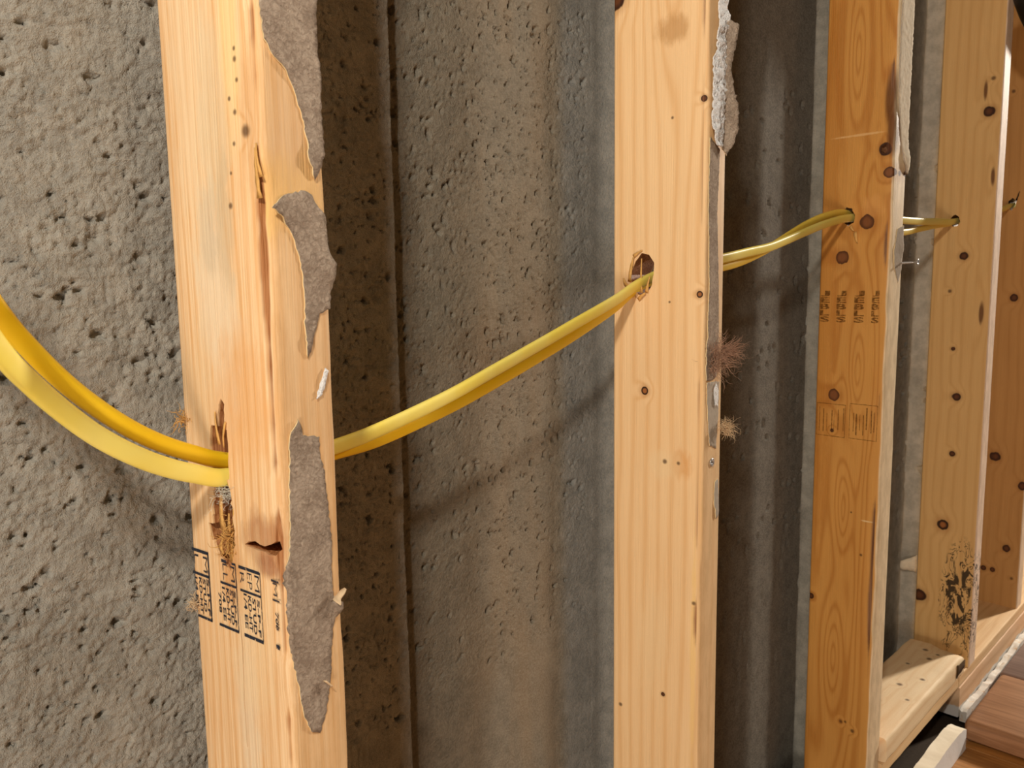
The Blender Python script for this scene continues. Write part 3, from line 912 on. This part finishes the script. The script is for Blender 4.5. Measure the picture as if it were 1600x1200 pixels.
# drywall screw standing out of the third stud, nail in the second
M_steel = plain('screw_steel', srgb(190, 190, 190), .35, .5, .1, 400, 0, .8)


def screw(parent, base, direction, length, label):
    d = Vector(direction).normalized(); a = d.cross(Vector((0, 0, 1))).normalized(); b = d.cross(a)
    v = []; f = []; sg = 12
    prof = [(-4, 1.0)]
    k = 0.0
    while k < length - 6: prof += [(k, .9), (k + .7, 1.9), (k + 1.4, .9)]; k += 1.9
    prof += [(length - 5, 1.4), (length - 4, 1.4), (length - 1, 3.6), (length, 4.0), (length + .3, 3.4), (length - .4, 1.2), (length - 1.2, .3)]
    for q, r in prof:
        for j in range(sg):
            th = 2 * math.pi * j / sg
            v.append(Vector(mmv(*base)) + d * (q / 1000) + (a * math.cos(th) + b * math.sin(th)) * (r / 1000))
    for k in range(len(prof) - 1):
        for j in range(sg):
            q = k * sg + j; w_ = k * sg + (j + 1) % sg
            f.append((q, w_, w_ + sg, q + sg))
    f.append(tuple(reversed(range(sg)))); f.append(tuple(range((len(prof) - 1) * sg, len(prof) * sg)))
    o = link('drywall_screw', mesh('drywall_screw', v, f), M_steel, parent)
    if label: o['label'] = label


screw(stud3, (35, -1, 675.3), (.1, -1, .03), 19, 'bare drywall screw standing proud')
screw(stud2, (17.5, .5, 499.5), (0, -1, 0), 1.6, 'sunken screw head')

# ------------------------------------------------------------------ grade stamps
N = NB('stamp_ink')
inkn = N.noise(N.obj, 420.0, 4.0, .7)
tr = N.n.new('ShaderNodeBsdfTransparent'); mx = N.n.new('ShaderNodeMixShader')
N.done(srgb(40, 46, 58), .8, .1)
N.t.links.new(N.smooth(inkn, .31, .43, 0, .95), mx.inputs[0]); N.t.links.new(tr.outputs[0], mx.inputs[1]); N.t.links.new(N.b.outputs[0], mx.inputs[2])
N.t.links.new(mx.outputs[0], N.out.inputs[0])
M_ink = N.m
N = NB('faded_ink')
inkn = N.noise(N.obj, 300.0, 4.0, .7)
tr = N.n.new('ShaderNodeBsdfTransparent'); mx = N.n.new('ShaderNodeMixShader')
N.done(srgb(86, 52, 18), .8, .1)
N.t.links.new(N.smooth(inkn, .32, .6, .15, .62), mx.inputs[0]); N.t.links.new(tr.outputs[0], mx.inputs[1]); N.t.links.new(N.b.outputs[0], mx.inputs[2])
N.t.links.new(mx.outputs[0], N.out.inputs[0])
M_faded = N.m


def glyphs(txt, bold=None):
    cu = bpy.data.curves.new('t', 'FONT'); cu.body = txt; cu.resolution_u = 3
    cu.offset = bold if bold is not None else (.018 if len(txt) > 2 else -.012)
    o = bpy.data.objects.new('t', cu); COL.objects.link(o)
    bpy.context.view_layer.update()
    me = bpy.data.meshes.new_from_object(o.evaluated_get(bpy.context.evaluated_depsgraph_get()))
    vs = [(v.co.x, v.co.y) for v in me.vertices]; fs = [tuple(p.vertices) for p in me.polygons]
    bpy.data.objects.remove(o); bpy.data.curves.remove(cu); bpy.data.meshes.remove(me)
    x0 = min(v[0] for v in vs); x1 = max(v[0] for v in vs); y0 = min(v[1] for v in vs); y1 = max(v[1] for v in vs)
    return [((a - x0) / (x1 - x0), (b - y0) / (y1 - y0)) for a, b in vs], fs


def stamp(name, parent, texts, bars, m, off=-.35, label=None):
    """flat print on the wide face (x = 0). texts: (string, y_base, cap_height, z_start, z_end) read downward; bars: (y0, z0, y1, z1) boxes"""
    v = []; f = []
    for t in texts:
        if t[0] == 'up':                      # upright word: ('up', string, y_left, y_right, z_low, z_high)
            _, tx, ya, yb, za, zb = t
            g, fs = glyphs(tx, .035); b0 = len(v)
            v += [(off / 1000, (ya + (yb - ya) * a) / 1000, (za + (zb - za) * b) / 1000) for a, b in g]
        else:
            tx, yb, h, za, zb = t
            g, fs = glyphs(tx); b0 = len(v)
            v += [(off / 1000, (yb - h * b) / 1000, (za + (zb - za) * a) / 1000) for a, b in g]
        f += [tuple(i + b0 for i in q) for q in fs]
    for y0, z0_, y1, z1_ in bars:
        b0 = len(v)
        v += [(off / 1000, y0 / 1000, z0_ / 1000), (off / 1000, y1 / 1000, z0_ / 1000), (off / 1000, y1 / 1000, z1_ / 1000), (off / 1000, y0 / 1000, z1_ / 1000)]
        f.append((b0, b0 + 1, b0 + 2, b0 + 3))
    o = link(name, mesh(name, v, f, False), m, parent)
    if label: o['label'] = label
    return o


q = 12
stamp('grade_stamp', stud1, [('M', 76.6, 4.2, 495 - 1 + q, 484.6 + q), ('L', 85.5, 4.2, 494 + q, 487.8 + q), ('S-P-F', 74.6, 2.4, 481 + q, 459 + q), ('STUD', 78.4, 2.9, 480.5 + q, 460.5 + q), ('KD-HT', 82.3, 2.9, 480.5 + q, 458.5 + q), ('1/4 EE', 86.6, 2.9, 480 + q, 462 + q)],
      [(71, 497.5 + q, 88, 495.6 + q), (70.7, 497.5 + q, 71.9, 455.8 + q), (71, 483.3 + q, 88, 481.7 + q), (70.7, 457.4 + q, 85.5, 455.8 + q)], M_ink, label='black mill stamp at the back edge')
stamp('grade_stamp', stud1, [('M', 49.4, 3.6, 494 + q, 485 + q), ('LL', 57, 4.4, 494 + q, 484.2 + q), ('S-P-F', 48.2, 2.2, 480 + q, 459 + q), ('STUD', 51.4, 2.9, 480 + q, 459.5 + q), ('KD-HT', 55, 2.9, 480 + q, 460 + q), ('1/4 EE', 59, 2.9, 480 + q, 460 + q), ('708', 62.8, 2.6, 476 + q, 464 + q)],
      [(53, 496.4 + q, 58, 494.6 + q), (44.6, 496.2 + q, 48, 494.9 + q), (44.4, 496 + q, 45, 456.6 + q), (44.6, 483.2 + q, 60, 481.8 + q), (44.6, 457.6 + q, 63.5, 455.9 + q)], M_ink, label='black mill stamp in the middle')
stamp('grade_stamp', stud1, [('M', 27.4, 4.2, 493.5 + q, 484.4 + q), ('EP', 34, 4.2, 493.5 + q, 484.4 + q), ('R', 40.6, 3.6, 492.5 + q, 486 + q), ('S-P-F', 26.2, 2.4, 480 + q, 459 + q), ('STUD', 30.4, 3.0, 480 + q, 459.5 + q), ('KD-HT', 34.2, 2.9, 480.5 + q, 460 + q), ('1/4 EE', 38.2, 2.9, 481 + q, 461 + q)],
      [(22.5, 496.2 + q, 41.6, 494.4 + q), (22, 496 + q, 22.5, 457 + q), (22.2, 483 + q, 41, 481.6 + q), (22.2, 457.8 + q, 39.5, 455.8 + q)], M_ink, label='smudged black mill stamp')
stamp('grade_stamp', stud1, [('M', 11.2, 3.4, 493 + q, 486 + q), ('708', 10.4, 2.6, 477 + q, 467 + q)], [(6, 494.6 + q, 12.5, 493.4 + q), (6, 484 + q, 12, 483 + q), (8, 459 + q, 11, 456.4 + q)], M_ink, label='cut off black mill stamp by the paper')
txt = []
bars = []
for k, ya in enumerate((80, 58, 35, 13)):
    for j, ch in enumerate('JEBLS'):
        zt = 641.5 - j * 8.3
        txt.append(('up', ch, ya + 6.4, ya - 6.4 if k < 3 else ya - 3, zt - 7.2, zt))
stamp('faded_print', stud3, txt, [], M_faded, label='faded brown print in four columns')
bx = []
for (ya, yb, zt, zb) in ((86, 47.4, 494.5, 451), (42, 6.2, 497.5, 451.5)):
    w = .7
    bx += [(ya, zt, yb, zt - w * 1.1), (ya, zb + w * 1.1, yb, zb), (ya, zt, ya - w, zb), (yb + w, zt, yb, zb)]
    for k in range(7):
        yy = ya - 4 - (ya - yb - 8) * k / 6 + random.uniform(-1.2, 1.2)
        bx.append((yy, zt - random.uniform(3, 14), yy - random.uniform(.5, 1.8), zb + random.uniform(3, 14)))
stamp('faded_print', stud3, [], bx, M_faded, label='two faded brown framed stamps')

# ------------------------------------------------------------------ drywall remnants along the wall foot
def ragged_strip(name, x0, x1, y0, y1, zbot, ztop, m, rag, seed, label, cat, skew=0.0, group=None):
    xl = np.arange(x0, x1 + .1, 4.0)
    ny = 4
    verts = []; faces = []
    rows = []
    for i, xx in enumerate(xl):
        ring = []
        zt = ztop(xx) + rag * (n1(xx / 60 + seed, 1, 95) + .5 * n1(xx / 23, 2, 96) + .22 * n1(xx / 9, 4, 97))
        ys = np.linspace(y0, y1, ny) + 1.2 * n1(xx / 40, seed, 98) + skew * (xx - x0)
        nzr = 5
        for j in range(nzr): ring.append((xx, ys[0] - .6 * n1(xx / 24, j, 99), zbot + (zt - zbot) * j / (nzr - 1) ))
        for j in range(1, ny - 1): ring.append((xx, ys[j], zt + rag * .5 * n1(xx / 14, j * 3.3, 94) - .6))
        for j in range(nzr - 1, -1, -1): ring.append((xx, ys[-1], zbot + (zt + rag * .3 * n1(xx / 20, 8, 93) - zbot) * j / (nzr - 1)))
        rows.append(ring)
    n = len(rows[0])
    for r_ in rows: verts += [W(*p) for p in r_]
    for k in range(len(rows) - 1):
        for i in range(n):
            a = k * n + i; b = k * n + (i + 1) % n
            faces.append((a, a + n, b + n, b))
    faces.append(tuple(range(n))); faces.append(tuple(reversed(range((len(rows) - 1) * n, len(rows) * n))))
    me = mesh(name, verts, faces)
    bm = bmesh.new(); bm.from_mesh(me); bmesh.ops.recalc_face_normals(bm, faces=bm.faces); bm.to_mesh(me); bm.free()
    me.set_sharp_from_angle(angle=math.radians(45))
    return tag(link(name, me, m), label, cat, group)


N = NB('broken_drywall')
f1 = N.noise(N.obj, 70.0, 4.0, .6); f2 = N.noise(N.obj, 400.0, 3.0, .7)
N.bump(N.add(f1, f2), .0012, .9)
M_dry = N.done(N.mix(N.smooth(f1, .52, .70), srgb(240, 236, 226), srgb(232, 208, 178)), .9, .15)
N = NB('white_drywall')
f1 = N.noise(N.obj, 60.0, 4.0, .6)
N.bump(f1, .0012, .6)
s = N.sep(N.nrm)
M_dryw = N.done(N.mix(N.smooth(s[2], .4, .8), srgb(250, 250, 248), srgb(250, 240, 216)), .75, .25)
ragged_strip('drywall_remnant', 1412, 2900, 351, 361.5, -734.5, lambda x: -716, M_dry, 8, 3, 'ragged white drywall strip along the wall foot at the lower right', 'drywall')
ragged_strip('drywall_remnant', 1090, 1332, 330, 352, -734.5, lambda x: -694 - 8 * max(0, (x - 1312) / 20), M_dryw, 5, 9, 'thick white drywall chunk on the floor before the lower plate', 'drywall')

# ------------------------------------------------------------------ loose boards on the floor
M_tread = plank_mat('red_brown_laminate', (150, 108, 76), (184, 138, 102), 4.2, .4)
M_mauve = plank_mat('gray_brown_laminate', (128, 108, 100), (150, 128, 118), 7.9, .45)
o = link('floor_board', bm_mesh('floor_board', rbox(1.352, 1.566, -.62, .340, .002, .036, .009, 4), True), M_tread)
o.data.set_sharp_from_angle(angle=math.radians(40))
tag(o, 'reddish brown board with rounded edge lying on the golden plank floor', 'board', 'loose boards on the floor')
o = link('floor_board', bm_mesh('floor_board', rbox(1.570, 1.79, -.62, .342, .002, .034, .004, 2), True), M_mauve)
o.data.set_sharp_from_angle(angle=math.radians(40))
tag(o, 'grayish mauve board lying beyond the reddish brown board', 'board', 'loose boards on the floor')

# scrap of white tape on the concrete
v = []; f = []
for k in range(6):
    for j in range(4):
        v.append(W(1493 + 2.8 * k + random.uniform(-1, 1), 493 - 4.6 * k - random.uniform(0, 2), -512 + 2.5 * k - 8 * j * (.6 + .14 * k) + random.uniform(-1, 1)))
for k in range(5):
    for j in range(3):
        a = k * 4 + j
        f.append((a, a + 1, a + 5, a + 4))
o = link('paper_scrap', mesh('paper_scrap', v, f), M_cream, wall)
sm = o.modifiers.new('thick', 'SOLIDIFY'); sm.thickness = .0015; sm.offset = 0
o['label'] = 'pale paper scrap stuck on the concrete'

# black hose hanging in front of the last stud, upper right
path = catmull([W(1470, 349, 455), W(1500, 347, 432), W(1540, 345, 412), W(1590, 343, 398), W(1700, 342, 380), W(1820, 341, 372)], 8)
v, f = ribbon(path, .05, .042, lambda t, p: 0.0, 24)
M_black = plain('black_rubber', srgb(22, 22, 22), .35, .5, .2, 80, .0002)
hose = tag(link('black_hose', mesh('black_hose', v, f), M_black), 'black rubber hose end in the upper right corner before the last stud', 'hose')
